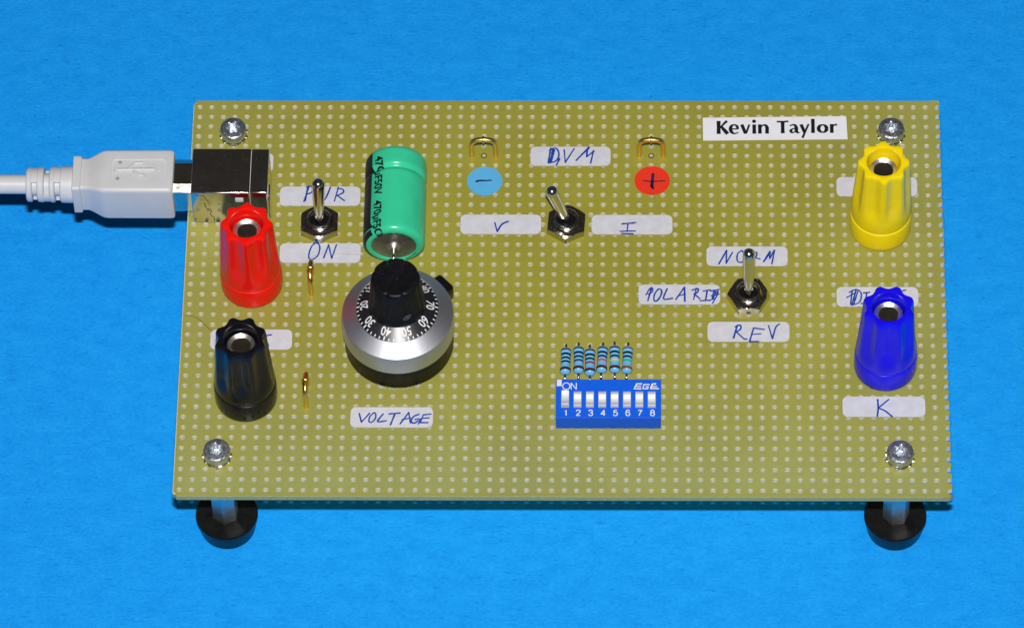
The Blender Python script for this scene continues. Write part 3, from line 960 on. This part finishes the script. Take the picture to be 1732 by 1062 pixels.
prof = [(res_r(t), t) for t in [-3.25 + 6.5 * (0.5 - 0.5 * math.cos(PI * k / 44)) for k in range(45)]]
rmesh = mesh_of('resistor', MB().lathe(prof, 0, 0, 28, axis='Y'), 'resistor', (0, 0, 0), 60)
bandm = {}
names = {'b_black': 'four dark bands', 'b_grey': 'a brown fourth band', 'b_magenta': 'a magenta fourth band', 'b_red': 'a red fourth band', 'b_yellow': 'a yellow fourth band', 'b_green': 'a green fourth band'}
for i, (x, y, yaw, bands) in enumerate(RES):
    z = 1.25 + .12 * random.random()
    lab = 'light blue resistor with ' + ('only dark bands, end of the row' if i == 0 else names[bands[3]])
    r_ = mk('resistor', rmesh, None, root, (x, y, z), label=lab)
    r_.rotation_euler = (R(random.uniform(-2, 2)), random.uniform(0, 6), R(-yaw * 1.6))
    r_.rotation_euler[1] = 0
    for t0, hw, bmn in zip((2.4, 1.35, .36, -.58, -2.35), (.20, .24, .22, .22, .32), bands):
        key = (t0, hw, bmn)
        if key not in bandm:
            pb = [(res_r(t0 - hw) - .05, t0 - hw)] + [(res_r(t0 - hw + 2 * hw * k / 6) + .022, t0 - hw + 2 * hw * k / 6) for k in range(7)] + [(res_r(t0 + hw) - .05, t0 + hw)]
            bandm[key] = mesh_of('band', MB().lathe(pb, 0, 0, 28, axis='Y'), bmn, (0, 0, 0), 60)
        mk('band', bandm[key], None, r_, (x, y, z))
    for sg in (1, -1):
        pts = catmull([(0, sg * 3.0, 0), (0, sg * 3.7, 0), (0, sg * 4.25, -.15), (0, sg * 4.5, -.7), (0, sg * 4.52, -1.8)], 4)
        lm = MB().tube([(x + p[0], y + p[1], z + p[2]) for p in pts], .29, 10)
        mk('lead', lm, 'tin', r_, (x, y, z))

# ------------------------------------------------------------------ square data socket
UX0, UX1, UY0, UY1, UZ = 0.0, 16.1, -30.05, -18.6, 10.95
SL = 12.35     # slit between shell and rear cover
ub = MB()
ub.box(UX0, SL, UY0, UY1, .1, UZ, .26, 3)
sock = mk('usb_socket', ub, 'nickel_sheet', root, (8, -24.3, 0), label='square metal socket the grey cable plugs into', smooth=30)
rb = MB().box(SL + .05, UX1, UY0 + .06, UY1 - .06, .1, UZ - .03, .26, 3)
mk('rear_cover', rb, 'nickel_sheet', sock, (14, -24.3, 0), smooth=30)
mk('white_insert', MB().box(SL - .5, SL + .5, UY0 + .34, UY1 - .34, .15, UZ - .30, .05, 1), 'white_pl', sock, (SL, -24.3, 0))
mk('latch_window', MB().box(9.2, 11.0, UY0 - .03, UY0 + .3, 7.6, 9.3, .12, 2), 'white_pl', sock, (10.1, UY0, 8))
# seam with dovetail on the front wall
sm_ = MB()
seam = [(1.0, 10.3), (1.9, 9.95), (2.7, 9.9), (2.95, 9.2), (3.3, 8.2), (3.55, 7.9), (3.5, 7.4)]
seam2 = [(2.75, 7.4), (2.8, 5.9), (3.15, 5.1), (3.8, 5.1), (4.0, 4.2), (3.7, 3.4), (3.9, 2.6), (4.4, 2.1), (4.5, .6)]
for sg in (seam, seam2):
    ribbon(sm_, sg, .16, 0, cap=False)
sm_.map(lambda x, y, z: (x, UY0 - .006, y))
mk('seam', sm_, 'print_black', sock, (3, UY0, 5), smooth=0)
# spring leaves standing off the rear wall
sp = MB().box(UX1 + .02, UX1 + .3, -29.0, -25.2, .3, 7.5, .1, 1)
mk('spring_leaf', sp, 'nickel_sheet', sock, (UX1, -27, 3))

# ------------------------------------------------------------------ labels stuck on the board
LZ = 0.10
def lab_poly(x, y, wd, hg, rot=0, r=1.15):
    p = rrect(-wd / 2, wd / 2, -hg / 2, hg / 2, r)
    c, s_ = math.cos(R(rot)), math.sin(R(rot))
    return [(x + a * c - b * s_, y + a * s_ + b * c) for a, b in p]
def Z(ox, oy, sc):
    return lambda u, v: (ox + u / sc, oy + v / sc)
def paper_label(x, y, pw, ph, label, strokes=None, zoom=None, centre=None, rot=0.0, ink='ink', wd=17.0, hg=4.95):
    o = mk('paper_label', MB().prism(lab_poly(x, y, wd, hg, rot), .012, LZ), 'label', root, (x, y, 0), label=label, smooth=30)
    if strokes:
        hb = MB()
        zf = Z(*zoom)
        rnd = random.Random(label)
        for i, st_ in enumerate(strokes):
            pts = []
            for p in st_:
                u, v = zf(p[0], p[1])
                px = x + (u - centre[0]) * wd / pw
                py = y - (v - centre[1]) * hg / ph
                pts.append((px, py))
            if len(pts) > 2:
                pts = catmull(pts, 5)
            else:
                pts = [tuple(a_ + (b_ - a_) * k / 6 for a_, b_ in zip(*pts)) for k in range(7)]
            w0 = rnd.uniform(.30, .38)
            pts = [(p[0], p[1], w0 * (0.85 + .3 * rnd.random())) for p in pts]
            ribbon(hb, pts, .3, LZ + .012 + .004 * (i % 5))
        mk('handwriting', hb, ink, o, (x, y, LZ), smooth=0)
    return o
zA = (470, 270, 4.247); zB = (760, 200, 4.33); zC = (1060, 390, 5.057); zD = (560, 420, 3.317); zE = (1380, 450, 3.935); zF = (280, 500, 4.425)
paper_label(26.47, -23.23, 135, 31, 'white label reading PWR behind a toggle switch', [
    [(222, 196), (190, 303)], [(205, 205), (238, 198), (252, 218), (238, 242), (205, 252)], [(212, 200), (200, 296)],
    [(268, 205), (282, 290), (312, 228), (335, 292), (375, 206)], [(432, 205), (407, 300)], [(426, 212), (462, 218), (468, 240), (424, 262)], [(428, 262), (478, 296)]], zA, (541.5, 332.5))
paper_label(26.95, -37.8, 135, 33, 'white label reading ON above a gold loop', [
    [(262, 606), (240, 628), (224, 682), (230, 716), (256, 718), (288, 690), (300, 640), (288, 606), (252, 602)],
    [(330, 708), (362, 615)], [(362, 615), (387, 712)], [(387, 712), (418, 612)]], zA, (541.5, 428.5))
paper_label(79.38, -12.83, 136, 32, 'white label reading DVM between the two gold loops', [
    [(742, 222), (724, 330)], [(730, 240), (778, 222), (802, 262), (786, 312), (732, 332)], [(758, 228), (738, 322)], [(770, 235), (748, 318)], [(808, 300), (786, 345)],
    [(840, 235), (850, 326)], [(850, 326), (915, 225)], [(930, 312), (1022, 215)], [(940, 300), (1024, 222)], [(1012, 225), (1006, 286)], [(1006, 286), (1058, 246)], [(1056, 240), (1036, 332)]], zB, (965, 265))
paper_label(64.82, -30.42, 136, 34, 'white label reading V', [[(333, 768), (342, 800), (352, 835)], [(352, 835), (385, 780), (430, 758)]], zB, (847, 380))
paper_label(92.48, -30.47, 136, 33, 'white label reading I', [[(1265, 778), (1365, 766)], [(1270, 774), (1350, 772)], [(1308, 775), (1302, 832)], [(1250, 832), (1362, 829)], [(1262, 848), (1345, 850)]], zB, (1069, 380.5))
paper_label(116.62, -38.52, 137, 34, 'white label reading NORM', [
    [(788, 290), (855, 172)], [(855, 172), (850, 284)], [(850, 284), (906, 188)], [(985, 172), (950, 200), (944, 255), (966, 277), (1000, 265), (1010, 215), (985, 172)],
    [(1092, 182), (1070, 262)], [(1080, 192), (1112, 190), (1108, 222), (1080, 232)], [(1085, 230), (1140, 248)], [(1168, 272), (1225, 180)], [(1175, 268), (1228, 190)], [(1225, 180), (1222, 242)], [(1222, 242), (1264, 170)], [(1264, 170), (1240, 292)]], zC, (1263.5, 434))
paper_label(102.4, -48.2, 138, 33, 'white label reading POLARITY', [
    [(212, 490), (180, 602)], [(165, 552), (198, 500), (222, 502), (214, 532), (184, 546)], [(270, 504), (238, 545), (234, 600), (262, 600), (294, 552), (296, 510), (268, 504)],
    [(347, 500), (315, 586), (390, 582)], [(420, 592), (495, 486)], [(495, 486), (497, 606)], [(438, 562), (500, 546)], [(597, 496), (572, 592)], [(562, 512), (610, 500), (606, 530), (576, 546)], [(580, 546), (627, 586)],
    [(655, 520), (716, 510)], [(690, 515), (675, 598)], [(628, 602), (716, 598)], [(718, 520), (792, 506)], [(746, 515), (730, 592)], [(742, 560), (782, 520), (770, 562), (735, 622)], [(792, 545), (722, 560)], [(760, 512), (742, 590)]], zC, (1149, 498.5))
paper_label(116.76, -57.53, 138, 33, 'white label reading REV', [
    [(947, 812), (914, 920)], [(930, 826), (970, 812), (976, 842), (934, 872)], [(940, 870), (1000, 924), (1028, 930)], [(1086, 835), (1050, 950)], [(1084, 836), (1176, 848)], [(1066, 890), (1145, 885)], [(1048, 950), (1126, 950)],
    [(1213, 815), (1245, 926)], [(1245, 926), (1275, 830), (1308, 802)]], zC, (1266, 561.5))
paper_label(43.05, -78.82, 139, 34, 'white label reading VOLTAGE in front of the dial', [
    [(158, 928), (172, 976)], [(172, 976), (216, 926)], [(240, 924), (218, 945), (214, 972), (230, 976), (250, 952), (248, 926), (236, 924)], [(292, 930), (262, 972), (310, 968)], [(325, 930), (385, 925)], [(358, 928), (335, 990)],
    [(388, 985), (435, 922)], [(435, 922), (446, 980)], [(400, 962), (446, 952)], [(492, 932), (462, 945), (450, 972), (468, 981), (490, 966)], [(472, 960), (500, 958), (490, 986)], [(517, 935), (500, 978)], [(515, 935), (560, 930)], [(508, 955), (550, 951)], [(500, 978), (542, 978)]], zD, (662.5, 706))
paper_label(144.48, -76.01, 140, 34, 'white label reading K in front of the blue terminal', [[(412, 890), (414, 945), (407, 1000)], [(487, 888), (415, 946)], [(415, 946), (460, 965), (505, 1002)]], zE, (1495, 688))
paper_label(143.72, -48.74, 138, 33, 'white label starting with DI behind the blue terminal', [
    [(242, 163), (230, 256)], [(222, 178), (270, 158), (302, 185), (290, 240), (236, 263)], [(268, 163), (240, 256)], [(280, 170), (250, 258)], [(205, 212), (262, 180)], [(318, 181), (358, 177)], [(340, 180), (325, 248)], [(300, 251), (346, 248)],
    [(410, 175), (385, 215), (395, 248), (425, 225), (428, 180), (408, 175)], [(470, 175), (455, 248)], [(455, 178), (500, 180), (505, 225), (450, 250)], [(560, 172), (545, 248)], [(555, 172), (598, 162)], [(552, 210), (585, 205)], [(545, 248), (590, 244)]], zE, (1484, 502.5))
paper_label(144.19, -20.68, 136, 33, 'blank-looking white label behind the yellow terminal')
paper_label(13.3, -59.62, 136, 33, 'white label behind the black terminal, a letter S showing', [[(790, 294), (755, 303), (746, 338), (765, 358), (768, 384), (745, 391)]], zF, (425, 574.5))
paper_label(7.7, -14.57, 137, 31, 'white label mostly hidden behind the metal socket')

# round stickers
def sticker(x, y, mat, label, strokes, centre):
    o = mk('round_sticker', MB().prism([(x + 3.76 * math.cos(2 * PI * k / 48), y + 3.7 * math.sin(2 * PI * k / 48)) for k in range(48)], .012, LZ), mat, root, (x, y, 0), label=label, smooth=30)
    hb = MB(); zf = Z(*zB)
    for i, (st_, ww) in enumerate(strokes):
        pts = []
        for k, p in enumerate(catmull(st_, 6) if len(st_) > 2 else st_):
            u, v = zf(p[0], p[1])
            pts.append((x + (u - centre[0]) / 7.98, y - (v - centre[1]) / 6.55, ww * (1 + .18 * math.sin(k * 2.1 + i))))
        ribbon(hb, pts, ww, LZ + .012 + .004 * i)
    mk('pen_mark', hb, 'ink_dark', o, (x, y, LZ), smooth=0)
sticker(61.27, -19.3, 'dot_blue', 'round light blue sticker with a minus sign', [([(196, 464), (225, 458), (262, 459), (306, 458)], .34), ([(198, 468), (235, 458)], .3), ([(205, 462), (270, 462)], .25)], (820, 307))
sticker(96.71, -19.11, 'dot_red', 'round red sticker with a plus sign', [([(1425, 462), (1500, 466), (1577, 461)], .30), ([(1491, 414), (1488, 450), (1485, 500)], .62), ([(1484, 470), (1480, 500), (1492, 516)], .52)], (1103, 306))

# printed name strip
nx, ny, nr = 122.82, -5.54, -0.25
def nmap(u, v):   # sketch coordinates -> board (strip turned by a hair)
    return (nx + (u - 868) / 5.773 / 7.94 * 1.0, ny - (v - 394) / 5.773 / 6.46)
corner = [nmap(u, v) for u, v in ((165, 291), (168, 512), (1575, 498), (1566, 275))]
no = mk('name_strip', MB().prism(corner, .012, .14), 'name', root, (nx, ny, 0), label='white printed name strip near the yellow terminal', smooth=30)
nm = MB()
kx = 1 / 5.773 / 7.94
def nib(pts, z, smooth=True, cap=False):
    q = catmull(pts, 6) if smooth and len(pts) > 2 else pts
    # widths are given in sketch units across the page (x); keep them in page millimetres
    P = []
    for p in q:
        X, Y = nmap(p[0], p[1] + (p[0] - 300) * -0.0)
        P.append((X, Y, p[2] * kx * 1.12))
    ribbon(nm, P, .2, z, cap=cap)
zz = [.155]
def nz():
    zz[0] += .0025
    return zz[0]
NAME = [
 [(320, 323, 36), (320, 385, 32), (320, 450, 36)], [(332, 392, 14), (370, 352, 20), (402, 322, 26)], [(345, 378, 24), (375, 412, 34), (408, 450, 36)],
 [(430, 402, 14), (505, 401, 14)], [(506, 404, 22), (500, 376, 24), (472, 360, 14), (444, 374, 26), (436, 404, 32), (448, 434, 28), (476, 446, 16), (514, 434, 10)],
 [(546, 358, 30), (582, 447, 30)], [(620, 358, 18), (586, 447, 18)],
 [(667, 358, 33), (667, 402, 31), (667, 448, 33)],
 [(722, 357, 33), (722, 400, 31), (722, 447, 33)], [(732, 388, 10), (752, 366, 14), (778, 366, 24), (792, 388, 32), (792, 420, 31), (792, 447, 33)],
 [(888, 330, 18), (945, 331, 17), (1002, 327, 18)], [(945, 328, 34), (945, 385, 31), (945, 444, 34)],
 [(1014, 372, 14), (1040, 361, 14), (1066, 366, 24), (1077, 390, 32), (1078, 420, 31), (1090, 436, 22), (1110, 438, 8)], [(1072, 394, 10), (1040, 402, 14), (1024, 420, 28), (1038, 438, 16), (1070, 424, 10)],
 [(1124, 357, 30), (1160, 440, 28)], [(1198, 354, 18), (1162, 430, 18), (1136, 489, 22)],
 [(1240, 303, 33), (1240, 370, 31), (1240, 441, 33)],
 [(1423, 354, 33), (1423, 398, 31), (1423, 440, 33)], [(1434, 380, 10), (1450, 362, 14), (1474, 360, 26)]]
for st_ in NAME:
    nib(st_, nz(), smooth=len(st_) > 3)
o_ = []
for k in range(37):
    an = 2 * PI * k / 36
    wd = 14 + 20 * abs(math.cos(an)) ** 1.3
    o_.append((1334 + 39 * math.cos(an), 398 + 36 * math.sin(an), wd))
nib(o_, nz(), smooth=False)
X, Y = nmap(666, 328)
nm.add([(X + .42 * math.cos(2 * PI * k / 20), Y + .46 * math.sin(2 * PI * k / 20), nz()) for k in range(20)], [tuple(range(20))])
mk('printed_name', nm, 'print_black', no, (nx, ny, .15), smooth=0)

# ------------------------------------------------------------------ the plugged-in cable
PY, PZ = -23.75, 5.15
usb = bpy.data.objects.new('usb_cable', None)
col.objects.link(usb)
usb.empty_display_size = 0.01
place(usb, None, (-14, PY, -OZ))
usb['label'] = 'pale grey cable with square moulded plug pushed into the metal socket'
usb['category'] = 'cable'
def rsec(x, hw, z0, z1, r, n=5):
    return [(x, PY + p[0], p[1]) for p in rrect(-hw, hw, z0, z1, r, n)]
secs = []
for (x, hw, h, r) in ((-25.25, 4.2, 8.8, .5), (-25.15, 4.4, 9.15, .7), (-23.7, 4.4, 9.15, .7), (-23.5, 4.28, 8.9, .7), (-23.42, 3.98, 8.45, .7), (-22.2, 3.98, 8.5, .75), (-21.5, 4.15, 8.9, .75), (-20.5, 4.6, 9.6, .8), (-19.5, 5.05, 10.25, .85),
                      (-18.8, 5.28, 10.55, .85), (-18.0, 5.38, 10.65, .85), (-11, 5.40, 10.68, .85), (-4.9, 5.42, 10.7, .85), (-4.3, 5.36, 10.6, .85), (-4.0, 5.15, 10.2, .8), (-3.92, 4.8, 9.6, .7)):
    secs.append(rsec(x, hw, PZ - h / 2, PZ + h / 2, r))
plug_mb = MB().loft(secs)
plug = mk('plug_body', plug_mb, 'cable', usb, (-14, PY, 0), smooth=38)
# pressed-in panel on top of the plug, cut out once
cut = MB().prism(rrect(-17.0, -5.4, PY - 3.05, PY + 3.05, 1.0), PZ + 5.335 - .42, PZ + 7)
cm = mesh_of('cut', cut, 'cable', (-14, PY, 0), 0)
co = bpy.data.objects.new('cut', cm)
col.objects.link(co)
co.parent = usb; co.location = plug.location
mod = plug.modifiers.new('cut', 'BOOLEAN'); mod.operation = 'DIFFERENCE'; mod.object = co; mod.solver = 'EXACT'
dg = bpy.context.evaluated_depsgraph_get()
new = bpy.data.meshes.new_from_object(plug.evaluated_get(dg))
plug.modifiers.clear()
plug.data = new
bpy.data.objects.remove(co)
tr = MB()
TZ = PZ + 5.335 - .42
def tp(u, v):
    return (-4.0 - (1585 - u) / 6.186 / 8.0, PY + 0.25 - (v - 282) / 6.186 / 6.6)
def raised(pts, ww):
    P = [tp(*p) for p in pts]
    P = catmull(P, 5) if len(P) > 2 else P
    tr.tube([(p[0], p[1], TZ + .02) for p in P], ww, 8)
raised([(1000, 285), (1200, 281), (1395, 281)], .42)
raised([(1100, 282), (1140, 258), (1175, 220), (1215, 212), (1270, 212)], .38)
raised([(1170, 284), (1205, 318), (1240, 338), (1270, 340), (1300, 356)], .38)
for (u, v, r) in ((990, 284, .62), (1275, 222, .3), (1300, 360, .3)):
    X, Y = tp(u, v)
    tr.lathe([(0, TZ + .32), (r * .85, TZ + .3), (r, TZ - .02)], X, Y, 20)
X, Y = tp(1400, 281); X2, _ = tp(1440, 281)
tr.prism([(X, Y - .55), (X2, Y), (X, Y + .55)], TZ - .02, TZ + .3)
mk('raised_trident', tr, 'cable', plug, (-11, PY, TZ), smooth=50)
dk = MB()
for (u, v) in ((1027, 203), (1010, 373)):
    X, Y = tp(u, v)
    dk.lathe([(0, TZ + .03), (.28, TZ + .03), (.42, TZ + .004)], X, Y, 14)
mk('grey_specks', dk, 'fibre', plug, (-13, PY, TZ))
# metal nose between plug and socket
sh = []
for x in (-4.3, .3):
    hw, z0, z1, ch = 4.2, PZ - 3.85, PZ + 3.95, 1.55
    sh.append([(x, PY + p[0], p[1]) for p in ((-hw, z0), (hw, z0), (hw, z1 - ch * .6), (hw - ch, z1), (-hw + ch, z1), (-hw, z1 - ch * .6))])
nose = mk('metal_nose', MB().loft(sh), 'nickel_sheet', usb, (-2, PY, PZ), smooth=20)
tb = MB()
for (pts) in ([(-3.9, 1.35), (-3.5, 1.55), (-1.1, 1.55), (-.8, 1.2)],):
    ribbon(tb, [(a_, PY + b_) for a_, b_ in pts], .18, PZ + 3.965, cap=False)
mk('spring_slot', tb, 'tin', nose, (-2, PY, PZ + 4))
# ribbed strain relief: rings on a core, joined by bridges that alternate round the cable
strain = MB()
core = [(0, -35.3), (2.3, -35.3), (2.3, -35), (2.4, -25.1), (0, -25.1)]
strain.lathe(core, 0, PY, 48, axis='X', cz=PZ - .1)
def ringx(x0, x1, r0, r1):
    strain.lathe([(2.3, x0), (r0 - .25, x0), (r0, x0 + .25), (r1, x1 - .25), (r1 - .25, x1), (2.3, x1)], 0, PY, 48, axis='X', cz=PZ - .1)
ringx(-35.2, -33.95, 3.62, 3.68)
ringx(-32.9, -31.45, 3.7, 3.76)
ringx(-30.3, -29.15, 3.78, 3.82)
ringx(-28.05, -25.1, 3.85, 3.95)
def bridge(x0, x1, angs, r, hw=42):
    for a0 in angs:
        vs = []; n = 8
        for x in (x0 - .1, x1 + .1):
            for rr in (2.3, r):
                for k in range(n + 1):
                    an = R(a0 - hw + 2 * hw * k / n)
                    vs.append((x, PY + rr * math.cos(an), PZ - .1 + rr * math.sin(an)))
        m = n + 1
        fs = []
        for k in range(n):
            fs += [(m + k, m + k + 1, 3 * m + k + 1, 3 * m + k), (k, m + k, m + k + 1, k + 1)[::-1], (2 * m + k, 2 * m + k + 1, 3 * m + k + 1, 3 * m + k)]
        fs += [(0, m, 3 * m, 2 * m), (m - 1, 2 * m - 1, 4 * m - 1, 3 * m - 1)]
        strain.add(vs, fs)
bridge(-33.95, -32.9, (80, 280), 3.55, 38)
bridge(-31.45, -30.3, (200, 328), 3.62, 30)
bridge(-29.15, -28.05, (80, 280), 3.72, 38)
bm = bmesh.new()
bv = [bm.verts.new(p) for p in strain.v]
for q in strain.f:
    bm.faces.new([bv[i] for i in q])
bmesh.ops.recalc_face_normals(bm, faces=bm.faces[:])
strain = MB(); strain.bm(bm)
mk('strain_relief', strain, 'cable', usb, (-30, PY, PZ), smooth=35)
cp = catmull([(-34.5, PY, PZ - .05), (-45, PY + .05, PZ - .1), (-58, PY + .2, PZ - .6), (-80, PY + 1, PZ - 4), (-105, PY + 3, PZ - 14), (-135, PY + 7, PZ - 25), (-165, PY + 13, -OZ + 2.1), (-230, PY + 30, -OZ + 2.1), (-320, PY + 40, -OZ + 2.1)], 6)
mk('cord', MB().tube(cp, 2.05, 24), 'cable', usb, (-45, PY, PZ), smooth=60)

# ------------------------------------------------------------------ loose hairs
hp = catmull([(-0.9, -53.6, .07), (.6, -53.7, .1), (2.2, -54.6, .12), (3.6, -56.1, .10), (5.2, -57.6, .08)], 6)
h = mk('hair', MB().tube(hp, .05, 6), 'hair', None, (2, -54.5, 0), smooth=60)
h['label'] = 'fine dark hair lying on the board left of the black terminal'
h['category'] = 'hair'
hp = catmull([(23.9, -40.2, .16), (25.2, -38.9, .18), (27.2, -38.2, .17), (30.5, -38.0, .18), (34.0, -38.2, .17), (37.0, -38.8, .12), (39.2, -39.5, .08)], 6)
h = mk('hair', MB().tube(hp, .035, 6), 'fibre', None, (30, -38.5, 0), smooth=60)
h['label'] = 'fine grey hair lying across the ON label'
h['category'] = 'hair'

# ------------------------------------------------------------------ crumbs of dust on the board
ds = MB()
rnd = random.Random(11)
spots = [(rnd.uniform(0, 156), rnd.uniform(-97, 0), rnd.uniform(.05, .11)) for _ in range(60)]
spots += [(DX + 11.6 * math.sin(q), DY - 11.6 * math.cos(q), rnd.uniform(.08, .2)) for q in [rnd.gauss(-.1, .35) for _ in range(40)]]
spots += [(26.65 + rnd.gauss(-3.5, 1.2), -33.5 + rnd.gauss(0, .8), rnd.uniform(.05, .1)) for _ in range(30)]
spots = [(*q, 0.0) for q in spots]
spots += [(DX + rnd.uniform(-4, 4), DY + rnd.uniform(-3.5, 3.5), rnd.uniform(.025, .06), 24.14) for _ in range(26)]
spots += [(rnd.uniform(1, 15), rnd.uniform(-29.3, -19.3), rnd.uniform(.02, .055), UZ - .02) for _ in range(26)]
for (x, y, r, zb) in spots:
    vs = [(x + r * rnd.uniform(.5, 1.2) * sx_, y + r * rnd.uniform(.5, 1.2) * sy_, zb + .005 + r * rnd.uniform(.5, 1.2) * sz_ + r * .6) for sx_, sy_, sz_ in ((1, 0, 0), (-1, 0, 0), (0, 1, 0), (0, -1, 0), (0, 0, 1), (0, 0, -.6))]
    ds.add(vs, [(0, 2, 4), (2, 1, 4), (1, 3, 4), (3, 0, 4), (2, 0, 5), (1, 2, 5), (3, 1, 5), (0, 3, 5)])
dust = mk('dust', ds, 'dust', None, (78, -48, 0), smooth=0)
dust['kind'] = 'stuff'
dust['label'] = 'pale crumbs of dust scattered over the board'
dust['category'] = 'dust'

for o in bpy.data.objects:
    if '_o' in o:
        del o['_o']
